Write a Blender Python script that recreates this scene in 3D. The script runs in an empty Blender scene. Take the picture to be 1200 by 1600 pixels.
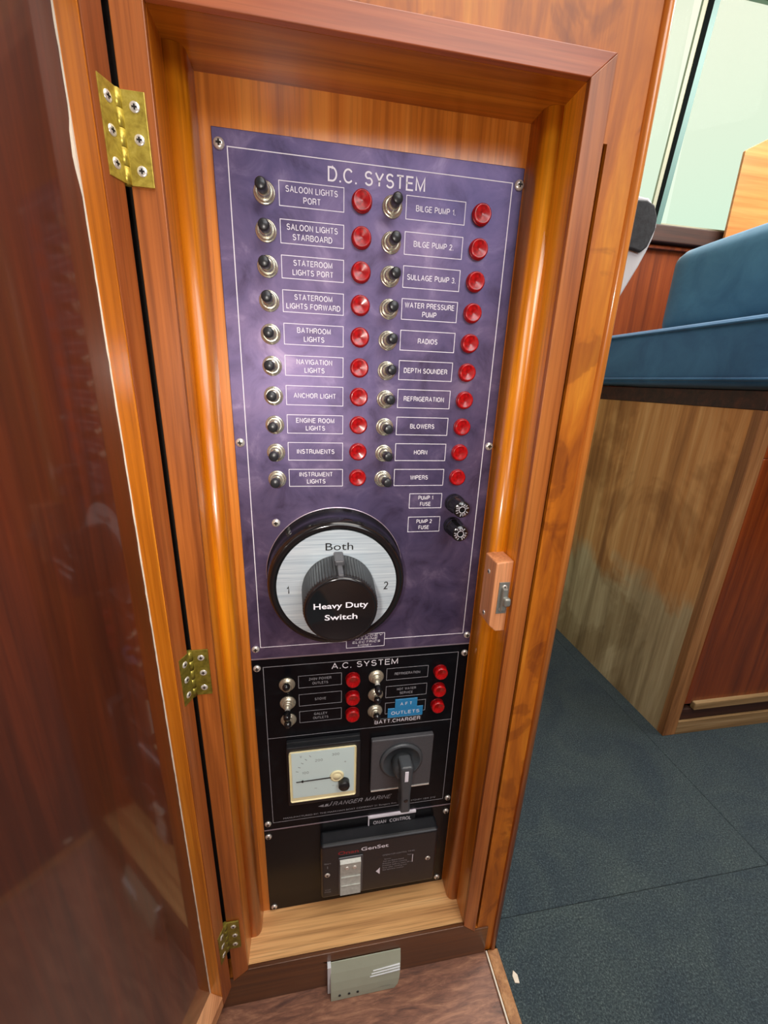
import bpy, bmesh, math, random
from mathutils import Vector, Matrix

random.seed(7)
scene = bpy.context.scene
COL = scene.collection
MM = 0.001

# ------------------------------------------------------------------ camera
cam_data = bpy.data.cameras.new('camera')
cam_data.sensor_fit = 'HORIZONTAL'
cam_data.sensor_width = 36.0
cam_data.lens = 637.01 / 1200.0 * 36.0
cam_data.clip_start = 0.01
cam_data.clip_end = 60
cam = bpy.data.objects.new('camera', cam_data)
COL.objects.link(cam)
RIGHT = Vector((0.98505319, -0.1684474, 0.03599554))
DOWN = Vector((-0.01782264, -0.30752306, -0.9513737))
FWD = Vector((0.17132588, 0.93651217, -0.30592875))
CAM = Vector((-53.457, -373.871, -167.177)) * MM
m = Matrix((RIGHT, -DOWN, -FWD)).transposed().to_4x4()
m.translation = CAM
cam.matrix_world = m
scene.camera = cam

# ------------------------------------------------------------------ world (bright hazy daylight outside the window)
world = bpy.data.worlds.new('world')
scene.world = world
world.use_nodes = True
wn = world.node_tree
wn.nodes.clear()
w_out = wn.nodes.new('ShaderNodeOutputWorld')
w_bg = wn.nodes.new('ShaderNodeBackground')
w_tc = wn.nodes.new('ShaderNodeTexCoord')
w_sep = wn.nodes.new('ShaderNodeSeparateXYZ')
w_ramp = wn.nodes.new('ShaderNodeValToRGB')
w_ramp.color_ramp.elements[0].position = 0.0
w_ramp.color_ramp.elements[0].color = (0.56, 0.92, 0.74, 1)
w_ramp.color_ramp.elements[1].position = 0.5
w_ramp.color_ramp.elements[1].color = (0.93, 0.95, 0.76, 1)
wn.links.new(w_tc.outputs['Generated'], w_sep.inputs[0])
wn.links.new(w_sep.outputs['Z'], w_ramp.inputs[0])
wn.links.new(w_ramp.outputs[0], w_bg.inputs[0])
w_bg.inputs[1].default_value = 0.80
wn.links.new(w_bg.outputs[0], w_out.inputs[0])


def area_light(name, loc, target, size, power, color, size_y=None, shape=None):
    d = bpy.data.lights.new(name, 'AREA')
    d.energy = power
    d.color = color
    d.size = size
    if size_y:
        d.shape = 'RECTANGLE'
        d.size_y = size_y
    if shape:
        d.shape = shape
    o = bpy.data.objects.new(name, d)
    COL.objects.link(o)
    o.location = loc
    v = Vector(target) - Vector(loc)
    o.rotation_euler = v.to_track_quat('-Z', 'Y').to_euler()
    return o


# the phone's own torch beside its lens
area_light('phone_torch', CAM + RIGHT * -0.036 + DOWN * -0.004, CAM + FWD + DOWN * 0.05, 0.028, 0.80, (1.0, 0.93, 0.84), shape='DISK')
# cabin light: added overhead fill and daylight from the companionway behind the photographer
area_light('overhead_fill', (0.35, -0.55, 1.02), (0.35, -0.45, -1), 0.9, 13.0, (1.0, 0.95, 0.88), 0.9)  # added soft fill for ambient light, no fitting seen
area_light('companionway_daylight', (0.42, -1.62, 0.68), (0.1, 0.0, -0.3), 1.15, 14.0, (0.95, 0.98, 1.0), 0.62)
area_light('saloon_fill', (1.35, 0.25, 1.02), (1.3, 0.2, -1), 0.8, 30.0, (1.0, 0.97, 0.9), 0.8)  # added unseen fill to brighten the seat base and cushions

scene.view_settings.view_transform = 'Standard'
scene.view_settings.look = 'None'
scene.view_settings.gamma = 1.0
scene.view_settings.use_curve_mapping = False
scene.view_settings.exposure = 0.42
scene.cycles.max_bounces = 8
scene.cycles.use_denoising = True

# ------------------------------------------------------------------ materials
def lin(r, g, b):
    def f(c):
        c /= 255.0
        return c / 12.92 if c <= 0.04045 else ((c + 0.055) / 1.055) ** 2.4
    return (f(r), f(g), f(b), 1.0)


def new_mat(name):
    mt = bpy.data.materials.new(name)
    mt.use_nodes = True
    nt = mt.node_tree
    return mt, nt, nt.nodes['Principled BSDF']


def setp(p, **kw):
    names = {'rough': 'Roughness', 'metal': 'Metallic', 'coat': 'Coat Weight', 'coat_rough': 'Coat Roughness', 'coat_ior': 'Coat IOR',
             'spec': 'Specular IOR Level', 'trans': 'Transmission Weight', 'ior': 'IOR', 'sheen': 'Sheen Weight', 'sss': 'Subsurface Weight'}
    for k, v in kw.items():
        p.inputs[names[k]].default_value = v


def noise(nt, scale_xyz, scale=1.0, detail=3.0, rough=0.55, distort=0.0, offset=(0, 0, 0), rot=(0, 0, 0)):
    tc = nt.nodes.new('ShaderNodeTexCoord')
    mp = nt.nodes.new('ShaderNodeMapping')
    mp.inputs['Scale'].default_value = scale_xyz
    mp.inputs['Location'].default_value = offset
    mp.inputs['Rotation'].default_value = rot
    n = nt.nodes.new('ShaderNodeTexNoise')
    n.inputs['Scale'].default_value = scale
    n.inputs['Detail'].default_value = detail
    n.inputs['Roughness'].default_value = rough
    n.inputs['Distortion'].default_value = distort
    nt.links.new(tc.outputs['Object'], mp.inputs[0])
    nt.links.new(mp.outputs[0], n.inputs['Vector'])
    return n


def ramp(nt, src, stops):
    r = nt.nodes.new('ShaderNodeValToRGB')
    e = r.color_ramp.elements
    while len(e) < len(stops):
        e.new(0.5)
    for el, (pos, c) in zip(e, stops):
        el.position = pos
        el.color = c
    nt.links.new(src, r.inputs[0])
    return r


def mixc(nt, fac, a, b, mode='MIX'):
    mx = nt.nodes.new('ShaderNodeMix')
    mx.data_type = 'RGBA'
    mx.blend_type = mode
    for sock, val in ((mx.inputs['Factor'], fac), (mx.inputs['A'], a), (mx.inputs['B'], b)):
        pass
    def put(i, v):
        if hasattr(v, 'is_output') or isinstance(v, bpy.types.NodeSocket):
            nt.links.new(v, i)
        else:
            i.default_value = v
    put(mx.inputs[0], fac)
    put(mx.inputs[6], a)
    put(mx.inputs[7], b)
    return mx.outputs[2]


def bump(nt, p, src, strength, dist=0.001):
    b = nt.nodes.new('ShaderNodeBump')
    b.inputs['Strength'].default_value = strength
    b.inputs['Distance'].default_value = dist
    nt.links.new(src, b.inputs['Height'])
    nt.links.new(b.outputs[0], p.inputs['Normal'])


def wood(name, dark, mid, light, axis='z', rough=0.35, coat=0.5, coat_rough=0.12, seed=0.0, fine=0.35, band=1.0, coat_ior=1.5, bmp=0.08):
    mt, nt, p = new_mat(name)
    a = 55 * band
    sc = {'x': (2.2, a, a), 'y': (a, 2.2, a), 'z': (a, a, 2.2)}[axis]
    f = 420
    sf = {'x': (9, f, f), 'y': (f, 9, f), 'z': (f, f, 9)}[axis]
    n1 = noise(nt, sc, 1, 4, 0.6, 0.5, (seed, seed * 2.3, seed * 1.7))
    n2 = noise(nt, sf, 1, 2, 0.6, 0.15, (seed * 3, seed, seed * 5))
    n3 = noise(nt, tuple(x * 0.22 for x in sc), 1, 2, 0.5, 0.8, (seed * 7, seed, 1))
    r1 = ramp(nt, n1.outputs['Fac'], [(0.28, dark), (0.5, mid), (0.72, light)])
    r2 = ramp(nt, n2.outputs['Fac'], [(0.34, (0.42, 0.36, 0.3, 1)), (0.54, (1.08, 1.08, 1.08, 1))])
    r3 = ramp(nt, n3.outputs['Fac'], [(0.3, (0.78, 0.74, 0.70, 1)), (0.7, (1.2, 1.18, 1.14, 1))])
    c = mixc(nt, fine, r1.outputs[0], r2.outputs[0], 'MULTIPLY')
    c = mixc(nt, 0.6, c, r3.outputs[0], 'MULTIPLY')
    nt.links.new(c, p.inputs['Base Color'])
    setp(p, rough=rough, coat=coat, coat_rough=coat_rough, coat_ior=coat_ior)
    if bmp:
        bump(nt, p, n2.outputs['Fac'], bmp, 0.0005)
    return mt


def plain(name, col, rough=0.4, metal=0.0, coat=0.0, var=0.0, vscale=60, bmp=0.0, spec=0.5):
    mt, nt, p = new_mat(name)
    n = noise(nt, (1, 1, 1), vscale, 4, 0.6)
    lo = tuple(c * (1 - var) for c in col[:3]) + (1,)
    hi = tuple(min(1, c * (1 + var)) for c in col[:3]) + (1,)
    r = ramp(nt, n.outputs['Fac'], [(0.3, lo), (0.7, hi)])
    nt.links.new(r.outputs[0], p.inputs['Base Color'])
    setp(p, rough=rough, metal=metal, coat=coat, spec=spec)
    if bmp:
        bump(nt, p, n.outputs['Fac'], bmp)
    return mt


M = {}
M['teak'] = wood('varnished teak', lin(138, 68, 12), lin(198, 112, 24), lin(228, 146, 44), 'z', 0.34, 0.45, 0.16, 1.3)
M['teak_orange'] = wood('orange varnished teak', lin(172, 92, 8), lin(216, 132, 18), lin(240, 162, 38), 'z', 0.32, 0.5, 0.16, 4.1)
M['teak_x'] = wood('varnished teak header', lin(118, 54, 8), lin(170, 92, 18), lin(200, 120, 30), 'x', 0.34, 0.45, 0.16, 2.3)
M['frame_z'] = wood('frame mahogany upright', lin(120, 60, 20), lin(166, 92, 36), lin(194, 120, 56), 'z', 0.42, 0.2, 0.2, 6.3)
M['frame_x'] = wood('frame mahogany cross', lin(120, 56, 28), lin(160, 82, 44), lin(182, 104, 60), 'x', 0.42, 0.22, 0.2, 6.9)
M['backboard'] = wood('teak plywood backboard', lin(160, 86, 24), lin(206, 122, 40), lin(230, 152, 66), 'z', 0.4, 0.35, 0.2, 9.1, band=0.9)
M['stile_brown'] = wood('brown door strip', lin(96, 44, 14), lin(138, 70, 26), lin(162, 92, 42), 'z', 0.42, 0.15, 0.2, 4.4)
M['foot'] = wood('shade-darkened foot rail', lin(66, 34, 10), lin(94, 52, 16), lin(114, 66, 24), 'x', 0.42, 0.25, 0.2, 6.1)  # frame wood darkened: shade below the sill put into the colour
M['sill'] = wood('raw pale teak sill', lin(176, 126, 74), lin(222, 172, 112), lin(242, 200, 142), 'x', 0.65, 0.0, 0.3, 3.7, fine=0.5, band=0.9)
M['door'] = wood('glossy mahogany', lin(46, 15, 4), lin(64, 23, 6), lin(84, 32, 9), 'z', 0.45, 1.0, 0.06, 8.2, fine=0.25, coat_ior=1.55, bmp=0.0)
M['lip'] = wood('door lipping', lin(150, 78, 12), lin(196, 112, 22), lin(224, 144, 42), 'z', 0.36, 0.4, 0.2, 5.5)
M['raw_batten'] = wood('bare timber', lin(160, 104, 64), lin(190, 134, 90), lin(208, 156, 112), 'y', 0.7, 0.0, 0.3, 5.9)
M['post'] = wood('sunworn teak post', lin(150, 78, 24), lin(208, 124, 48), lin(234, 158, 78), 'z', 0.32, 0.5, 0.14, 12.4, fine=0.35)
M['catch'] = wood('pink cedar block', lin(176, 108, 66), lin(206, 138, 92), lin(224, 160, 114), 'z', 0.5, 0.15, 0.3, 3.2)
M['red_mahogany'] = wood('red mahogany panel', lin(84, 32, 6), lin(118, 50, 12), lin(138, 64, 18), 'z', 0.4, 0.4, 0.2, 2.2)
M['dark_wood'] = wood('dark rail wood', lin(34, 16, 10), lin(56, 28, 16), lin(76, 38, 22), 'x', 0.6, 0.0, 0.2, 2.9)
M['locker'] = wood('pale orange locker wood', lin(182, 112, 56), lin(200, 130, 70), lin(212, 146, 84), 'x', 0.45, 0.2, 0.2, 7.9, fine=0.12)

# plywood bulkhead with flaking, water-stained varnish
mt, nt, p = new_mat('stained plywood')
n1 = noise(nt, (26, 26, 4), 1, 5, 0.65, 1.2, (3, 1, 2))
n2 = noise(nt, (14, 14, 9), 1, 4, 0.6, 2.0, (9, 4, 1))
n3 = noise(nt, (300, 300, 12), 1, 2, 0.6)
r1 = ramp(nt, n1.outputs['Fac'], [(0.3, lin(140, 68, 8)), (0.52, lin(186, 104, 16)), (0.72, lin(212, 136, 34))])
r2 = ramp(nt, n2.outputs['Fac'], [(0.40, lin(120, 56, 14)), (0.46, (1, 1, 1, 1)), (0.68, (1, 1, 1, 1)), (0.72, lin(255, 235, 170))])
r3 = ramp(nt, n3.outputs['Fac'], [(0.3, (0.6, 0.55, 0.5, 1)), (0.6, (1, 1, 1, 1))])
c = mixc(nt, 0.34, r1.outputs[0], r2.outputs[0], 'MULTIPLY')
c = mixc(nt, 0.3, c, r3.outputs[0], 'MULTIPLY')
nt.links.new(c, p.inputs['Base Color'])
setp(p, rough=0.5, coat=0.12, coat_rough=0.3)
M['ply'] = mt

# weathered bench side: varnish gone grey near the floor
mt, nt, p = new_mat('weathered bench veneer')
n1 = noise(nt, (30, 30, 1.6), 1, 5, 0.65, 0.4, (3, 5, 2))
n2 = noise(nt, (4.5, 4.5, 3.2), 1, 4, 0.6, 0.8, (1, 7, 2))
n3 = noise(nt, (160, 160, 6), 1, 2, 0.6)
tc = nt.nodes.new('ShaderNodeTexCoord')
sp = nt.nodes.new('ShaderNodeSeparateXYZ')
nt.links.new(tc.outputs['Object'], sp.inputs[0])
ad = nt.nodes.new('ShaderNodeMath'); ad.operation = 'MULTIPLY_ADD'
nt.links.new(n2.outputs['Fac'], ad.inputs[0]); ad.inputs[1].default_value = -0.34
nt.links.new(sp.outputs['Z'], ad.inputs[2])
# object z runs 0 (floor) upwards
z_ramp = ramp(nt, ad.outputs[0], [(0.02, (1, 1, 1, 1)), (0.10, (1, 1, 1, 1)), (0.16, (0, 0, 0, 1)), (1.0, (0, 0, 0, 1))])
brown = ramp(nt, n1.outputs['Fac'], [(0.3, lin(138, 90, 44)), (0.5, lin(190, 134, 74)), (0.7, lin(216, 168, 108))])
grey = ramp(nt, n1.outputs['Fac'], [(0.3, lin(130, 112, 80)), (0.5, lin(176, 156, 118)), (0.7, lin(202, 186, 148))])
c = mixc(nt, z_ramp.outputs[0], brown.outputs[0], grey.outputs[0])
st = ramp(nt, n2.outputs['Fac'], [(0.42, (0.62, 0.55, 0.45, 1)), (0.5, (1, 1, 1, 1))])
c = mixc(nt, 0.75, c, st.outputs[0], 'MULTIPLY')
r3 = ramp(nt, n3.outputs['Fac'], [(0.3, (0.6, 0.55, 0.5, 1)), (0.6, (1, 1, 1, 1))])
c = mixc(nt, 0.35, c, r3.outputs[0], 'MULTIPLY')
nt.links.new(c, p.inputs['Base Color'])
setp(p, rough=0.65)
M['weathered'] = mt
M['worn_edge'] = wood('worn bench edging', lin(112, 70, 34), lin(150, 104, 60), lin(176, 134, 88), 'z', 0.6, 0.0, 0.3, 2.5)
M['worn_edge_x'] = wood('worn bench rail', lin(110, 84, 50), lin(146, 118, 78), lin(170, 144, 104), 'x', 0.6, 0.0, 0.3, 2.5)

# purple anodised aluminium, mottled
mt, nt, p = new_mat('faded purple anodised plate')
n1 = noise(nt, (1, 1, 1), 32, 6, 0.62, 0.6)
n2 = noise(nt, (1, 1, 1), 240, 3, 0.6)
n3 = noise(nt, (1, 1, 1), 9, 3, 0.5, 0.5, (2, 3, 4))
r1 = ramp(nt, n1.outputs['Fac'], [(0.28, lin(80, 66, 92)), (0.46, lin(106, 92, 124)), (0.56, lin(116, 100, 132)), (0.74, lin(152, 134, 162))])
r3 = ramp(nt, n3.outputs['Fac'], [(0.35, lin(190, 200, 225)), (0.65, (1, 1, 1, 1))])
c = mixc(nt, 0.7, r1.outputs[0], r3.outputs[0], 'MULTIPLY')
nt.links.new(c, p.inputs['Base Color'])
rr = nt.nodes.new('ShaderNodeMapRange')
nt.links.new(n1.outputs['Fac'], rr.inputs[0])
rr.inputs[3].default_value = 0.42; rr.inputs[4].default_value = 0.56
nt.links.new(rr.outputs[0], p.inputs['Roughness'])
setp(p, metal=0.72)
bump(nt, p, n2.outputs['Fac'], 0.03, 0.0005)
M['purple'] = mt

# black panel with faint dust smudges
mt, nt, p = new_mat('black engraved plate')
n1 = noise(nt, (1, 1, 1), 40, 5, 0.7, 0.5)
r1 = ramp(nt, n1.outputs['Fac'], [(0.5, (0.0035, 0.0035, 0.005, 1)), (0.68, (0.006, 0.007, 0.009, 1)), (0.8, (0.03, 0.035, 0.04, 1))])
nt.links.new(r1.outputs[0], p.inputs['Base Color'])
setp(p, rough=0.28, spec=0.14)
M['black_plate'] = mt

# brushed dial
mt, nt, p = new_mat('brushed aluminium dial')
n1 = noise(nt, (14, 600, 900), 1, 3, 0.6)
r1 = ramp(nt, n1.outputs['Fac'], [(0.3, lin(176, 192, 204)), (0.7, lin(222, 232, 238))])
nt.links.new(r1.outputs[0], p.inputs['Base Color'])
setp(p, rough=0.42, metal=0.35)
M['dial'] = mt

M['print'] = plain('white print', lin(232, 228, 236), 0.5)
M['print_dim'] = plain('worn grey print', lin(150, 150, 156), 0.5)
M['print_black'] = plain('black print', lin(28, 28, 30), 0.5)
M['print_red'] = plain('red print', lin(150, 30, 36), 0.5)
M['print_grey'] = plain('pale grey print', lin(120, 128, 128), 0.6)
M['chrome'] = plain('nickel plated brass', lin(150, 152, 146), 0.32, 0.55, var=0.08)
M['nut'] = plain('tarnished nut', lin(214, 212, 196), 0.26, 0.8, var=0.1, vscale=300)
M['ac_nut'] = plain('cream grey nut', lin(186, 180, 160), 0.34, 0.7, var=0.1, vscale=300)
M['bright_shaft'] = plain('bright shaft', lin(238, 238, 232), 0.25, 0.6)
M['steel'] = plain('stainless screw', lin(226, 222, 214), 0.28, 0.6)
M['alu_edge'] = plain('bare plate edge', lin(190, 176, 190), 0.35, 0.7)
M['recess'] = plain('screw recess', lin(40, 34, 28), 0.6, 0.3)
M['black_gloss'] = plain('glossy black plastic', (0.008, 0.008, 0.009, 1), 0.14, spec=0.6)
M['black_cap'] = plain('black toggle cap', (0.022, 0.024, 0.028, 1), 0.32, var=0.2)
M['black_matt'] = plain('matt black plastic', (0.012, 0.012, 0.013, 1), 0.4, var=0.2)
M['grey_plastic'] = plain('dark grey plastic', lin(72, 72, 76), 0.4, var=0.1, bmp=0.02, vscale=400)
M['handle_grey'] = plain('slate grey plastic', lin(66, 70, 74), 0.36, var=0.08)
M['gen_black'] = plain('satin black case', lin(24, 26, 30), 0.36, var=0.12, vscale=300, bmp=0.04)
M['blank_black'] = plain('black blank plate', (0.006, 0.006, 0.007, 1), 0.24, spec=0.2)
M['meter_face'] = plain('meter face', lin(206, 226, 224), 0.5)
M['meter_cream'] = plain('yellowed meter window edge', lin(232, 222, 178), 0.4)
M['blue_tape'] = plain('blue embossing tape', lin(36, 124, 176), 0.35)
M['black_tape'] = plain('black embossing tape', lin(14, 14, 18), 0.3)
M['charger'] = plain('pale grey green plastic', lin(158, 164, 146), 0.5, var=0.03)
M['white_plastic'] = plain('white plastic', lin(206, 210, 214), 0.4, var=0.03)
M['black_pad'] = plain('black textured pad', lin(44, 48, 52), 0.7, var=0.4, vscale=260, bmp=0.3)
M['headliner'] = plain('cream headliner', lin(222, 214, 196), 0.8, var=0.03)
M['caulk'] = plain('off white caulk', lin(206, 196, 180), 0.7, var=0.1)
M['dark_void'] = plain('unlit gap', (0.01, 0.006, 0.004, 1), 0.9)
M['cream_frame'] = plain('cream window bar', lin(158, 158, 134), 0.6)
M['gasket'] = plain('black gasket', lin(10, 14, 13), 0.95, spec=0.05)
M['teal_frame'] = plain('grey green window bar', lin(82, 118, 112), 0.5, 0.1)
M['rocker'] = plain('clear grey rocker', lin(176, 178, 170), 0.18, var=0.15, vscale=200)

# red lenses
mt, nt, p = new_mat('red lamp lens')
n = noise(nt, (1, 1, 1), 420, 2, 0.5)
r = ramp(nt, n.outputs['Fac'], [(0.3, (0.22, 0.001, 0.002, 1)), (0.7, (0.50, 0.003, 0.006, 1))])
nt.links.new(r.outputs[0], p.inputs['Base Color'])
setp(p, rough=0.3, coat=0.25, coat_rough=0.1)
M['red'] = mt
M['red_dark'] = plain('red lamp inner', (0.30, 0.002, 0.005, 1), 0.3)

# brass
mt, nt, p = new_mat('worn brass')
n = noise(nt, (1, 1, 1), 130, 5, 0.65, 0.4)
r = ramp(nt, n.outputs['Fac'], [(0.3, lin(150, 128, 44)), (0.55, lin(198, 178, 76)), (0.8, lin(222, 208, 112))])
nt.links.new(r.outputs[0], p.inputs['Base Color'])
setp(p, metal=0.6, rough=0.36)
M['brass'] = mt
mt, nt, p = new_mat('tarnished brass')
n = noise(nt, (1, 1, 1), 130, 5, 0.65, 0.4)
r = ramp(nt, n.outputs['Fac'], [(0.3, lin(92, 84, 30)), (0.55, lin(142, 130, 50)), (0.8, lin(170, 158, 84))])
nt.links.new(r.outputs[0], p.inputs['Base Color'])
setp(p, metal=0.6, rough=0.42)
M['brass_old'] = mt

# blue velour
def fabric(name, c0, c1):
    mt, nt, p = new_mat(name)
    n = noise(nt, (1, 1, 1), 12, 4, 0.6, 0.6)
    n2 = noise(nt, (1, 1, 1), 900, 2, 0.6)
    r = ramp(nt, n.outputs['Fac'], [(0.3, c0), (0.7, c1)])
    nt.links.new(r.outputs[0], p.inputs['Base Color'])
    setp(p, rough=0.9, sheen=0.25)
    bump(nt, p, n2.outputs['Fac'], 0.15, 0.001)
    return mt
M['velour'] = fabric('blue velour', lin(30, 84, 126), lin(52, 110, 152))
M['velour_back'] = fabric('blue velour backrest', lin(44, 102, 136), lin(66, 126, 158))

# carpet
mt, nt, p = new_mat('dark teal carpet')
n = noise(nt, (1, 1, 1), 420, 6, 0.85, 0.4)
n2 = noise(nt, (1, 1, 1), 7, 5, 0.65, 0.8)
n3 = noise(nt, (1, 1, 1), 900, 1, 0.5)
r = ramp(nt, n.outputs['Fac'], [(0.36, lin(24, 34, 40)), (0.52, lin(50, 64, 70)), (0.66, lin(100, 112, 114))])
r2 = ramp(nt, n2.outputs['Fac'], [(0.32, (0.68, 0.76, 0.86, 1)), (0.68, (1.22, 1.2, 1.08, 1))])
c = mixc(nt, 1.0, r.outputs[0], r2.outputs[0], 'MULTIPLY')
nt.links.new(c, p.inputs['Base Color'])
setp(p, rough=0.95)
bump(nt, p, n.outputs['Fac'], 0.8, 0.002)
M['carpet'] = mt

# vinyl floor
mt, nt, p = new_mat('reddish vinyl floor')
n = noise(nt, (14, 80, 10), 1, 7, 0.72, 1.2, (1, 2, 3), (0, 0, 0.12))
n2 = noise(nt, (60, 320, 60), 1, 3, 0.6, 0.3, (0, 0, 0), (0, 0, 0.12))
r = ramp(nt, n.outputs['Fac'], [(0.3, lin(74, 44, 34)), (0.46, lin(114, 74, 56)), (0.6, lin(144, 100, 76)), (0.76, lin(176, 134, 102))])
r2 = ramp(nt, n2.outputs['Fac'], [(0.36, (0.55, 0.5, 0.5, 1)), (0.55, (1, 1, 1, 1))])
c = mixc(nt, 0.6, r.outputs[0], r2.outputs[0], 'MULTIPLY')
nt.links.new(c, p.inputs['Base Color'])
setp(p, rough=0.45)
bump(nt, p, n2.outputs['Fac'], 0.1, 0.001)
M['vinyl'] = mt

# window glass: tinted pane
mt, nt, p = new_mat('green tinted glass')
nt.nodes.remove(p)
out = [x for x in nt.nodes if x.type == 'OUTPUT_MATERIAL'][0]
tr = nt.nodes.new('ShaderNodeBsdfTransparent'); tr.inputs[0].default_value = (0.97, 0.995, 0.98, 1)
gl = nt.nodes.new('ShaderNodeBsdfGlossy'); gl.inputs['Roughness'].default_value = 0.02; gl.inputs[0].default_value = (0.02, 0.02, 0.02, 1)
fr = nt.nodes.new('ShaderNodeValue'); fr.outputs[0].default_value = 0.04
mx = nt.nodes.new('ShaderNodeMixShader')
nt.links.new(fr.outputs[0], mx.inputs[0]); nt.links.new(tr.outputs[0], mx.inputs[1]); nt.links.new(gl.outputs[0], mx.inputs[2])
nt.links.new(mx.outputs[0], out.inputs[0])
M['glass'] = mt


# ------------------------------------------------------------------ mesh helpers (all in millimetres)
class MB:
    def __init__(self):
        self.bm = bmesh.new()
        self.mi = 0

    def _tag(self, faces, smooth=False):
        for f in faces:
            f.material_index = self.mi
            f.smooth = smooth

    def box(self, x0, x1, y0, y1, z0, z1, bev=0.0, seg=2, xf=None):
        b = bmesh.new()
        bmesh.ops.create_cube(b, size=1)
        for v in b.verts:
            v.co = Vector(((x0 + x1) / 2 + v.co.x * (x1 - x0), (y0 + y1) / 2 + v.co.y * (y1 - y0), (z0 + z1) / 2 + v.co.z * (z1 - z0)))
        if bev:
            bmesh.ops.bevel(b, geom=b.edges[:], offset=bev, segments=seg, affect='EDGES', profile=0.5)
        self._merge(b, xf, smooth=False)
        return self

    def _merge(self, b, xf=None, smooth=False, keep=False):
        mp = {}
        for v in b.verts:
            mp[v] = self.bm.verts.new(xf(v.co) if xf else v.co)
        for f in b.faces:
            try:
                nf = self.bm.faces.new([mp[v] for v in f.verts])
                nf.material_index = self.mi
                nf.smooth = f.smooth if keep else smooth
            except ValueError:
                pass
        b.free()

    def lathe(self, prof, cx=0, cy=0, cz=0, seg=32, ribs=None, smooth=True, cap0=True, cap1=True):
        """profile [(radius, y)], axis along y through (cx, cz)"""
        rings = []
        for (r, y) in prof:
            ring = []
            for i in range(seg):
                a = 2 * math.pi * i / seg
                rr = r
                if ribs and ribs(r, y):
                    rr = r + (ribs(r, y) if i % 2 else 0)
                ring.append(self.bm.verts.new((cx + rr * math.cos(a), cy + y, cz + rr * math.sin(a))))
            rings.append(ring)
        fs = []
        for a, b in zip(rings, rings[1:]):
            for i in range(seg):
                j = (i + 1) % seg
                f = self.bm.faces.new((a[i], b[i], b[j], a[j]))
                f.smooth = smooth
                f.material_index = self.mi
        if cap0 and prof[0][0] > 0.01:
            f = self.bm.faces.new(rings[0]); f.material_index = self.mi
        if cap1 and prof[-1][0] > 0.01:
            f = self.bm.faces.new(list(reversed(rings[-1]))); f.material_index = self.mi
        return self

    def prism(self, pts, a0, a1, axis='y', xf=None, bev=0.0, smooth=False):
        """pts 2D polygon; axis y: (x,z); axis z: (x,y); axis x: (y,z)"""
        b = bmesh.new()
        def mk(p, t):
            if axis == 'y':
                return (p[0], t, p[1])
            if axis == 'z':
                return (p[0], p[1], t)
            return (t, p[0], p[1])
        lo = [b.verts.new(mk(q, a0)) for q in pts]
        hi = [b.verts.new(mk(q, a1)) for q in pts]
        b.faces.new(lo)
        b.faces.new(list(reversed(hi)))
        n = len(pts)
        for i in range(n):
            j = (i + 1) % n
            f = b.faces.new((lo[j], lo[i], hi[i], hi[j]))
            f.smooth = smooth
        bmesh.ops.recalc_face_normals(b, faces=b.faces[:])
        if bev:
            bmesh.ops.bevel(b, geom=b.edges[:], offset=bev, segments=2, affect='EDGES', profile=0.5)
        self._merge(b, xf, keep=True)
        return self

    def frame(self, x0, x1, z0, z1, t, y0, y1):
        """thin rectangular outline"""
        self.box(x0, x1, y0, y1, z1 - t, z1)
        self.box(x0, x1, y0, y1, z0, z0 + t)
        self.box(x0, x0 + t, y0, y1, z0 + t, z1 - t)
        self.box(x1 - t, x1, y0, y1, z0 + t, z1 - t)
        return self

    def mesh(self, name, mats, origin=(0, 0, 0)):
        for v in self.bm.verts:
            v.co = (v.co - Vector(origin)) * MM
        bmesh.ops.recalc_face_normals(self.bm, faces=self.bm.faces[:])
        me = bpy.data.meshes.new(name)
        self.bm.to_mesh(me)
        self.bm.free()
        for mm_ in (mats if isinstance(mats, (list, tuple)) else [mats]):
            me.materials.append(mm_)
        return me


ABS = {}


def link_part(name, me, parent, loc=None):
    """a mesh object; loc is its absolute origin in mm"""
    o = bpy.data.objects.new(name, me)
    COL.objects.link(o)
    if parent is not None:
        pl = ABS[parent.name]
        loc = pl if loc is None else Vector(loc)
        o.parent = parent
        o.location = (loc - pl) * MM
    else:
        loc = Vector(loc or (0, 0, 0))
        o.location = loc * MM
    ABS[o.name] = Vector(loc)
    return o


def part(name, mb, mats, parent, label=None, kind=None):
    o = link_part(name, mb.mesh(name, mats, ABS[parent.name]), parent)
    if label:
        o['label'] = label
    if kind:
        o['kind'] = kind
    return o


def tag(o, label, cat, group=None):
    o['label'] = label
    o['category'] = cat
    if group:
        o['group'] = group
    return o


def thing(name, label, cat, loc, group=None):
    o = bpy.data.objects.new(name, None)
    o.empty_display_size = 0.02
    COL.objects.link(o)
    o.location = Vector(loc) * MM
    ABS[o.name] = Vector(loc)
    return tag(o, label, cat, group)


def single(name, mb, mats, loc, label, cat, group=None):
    o = link_part(name, mb.mesh(name, mats, loc), None, loc)
    return tag(o, label, cat, group)


def struct(name, mb, mats, loc=(0, 0, 0)):
    o = link_part(name, mb.mesh(name, mats, loc), None, loc)
    o['kind'] = 'structure'
    return o


def _arc(cx, cy, rx, ry, a0, a1, n=8):
    return [(cx + rx * math.cos(math.radians(a0 + (a1 - a0) * k / n)), cy + ry * math.sin(math.radians(a0 + (a1 - a0) * k / n))) for k in range(n + 1)]


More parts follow.
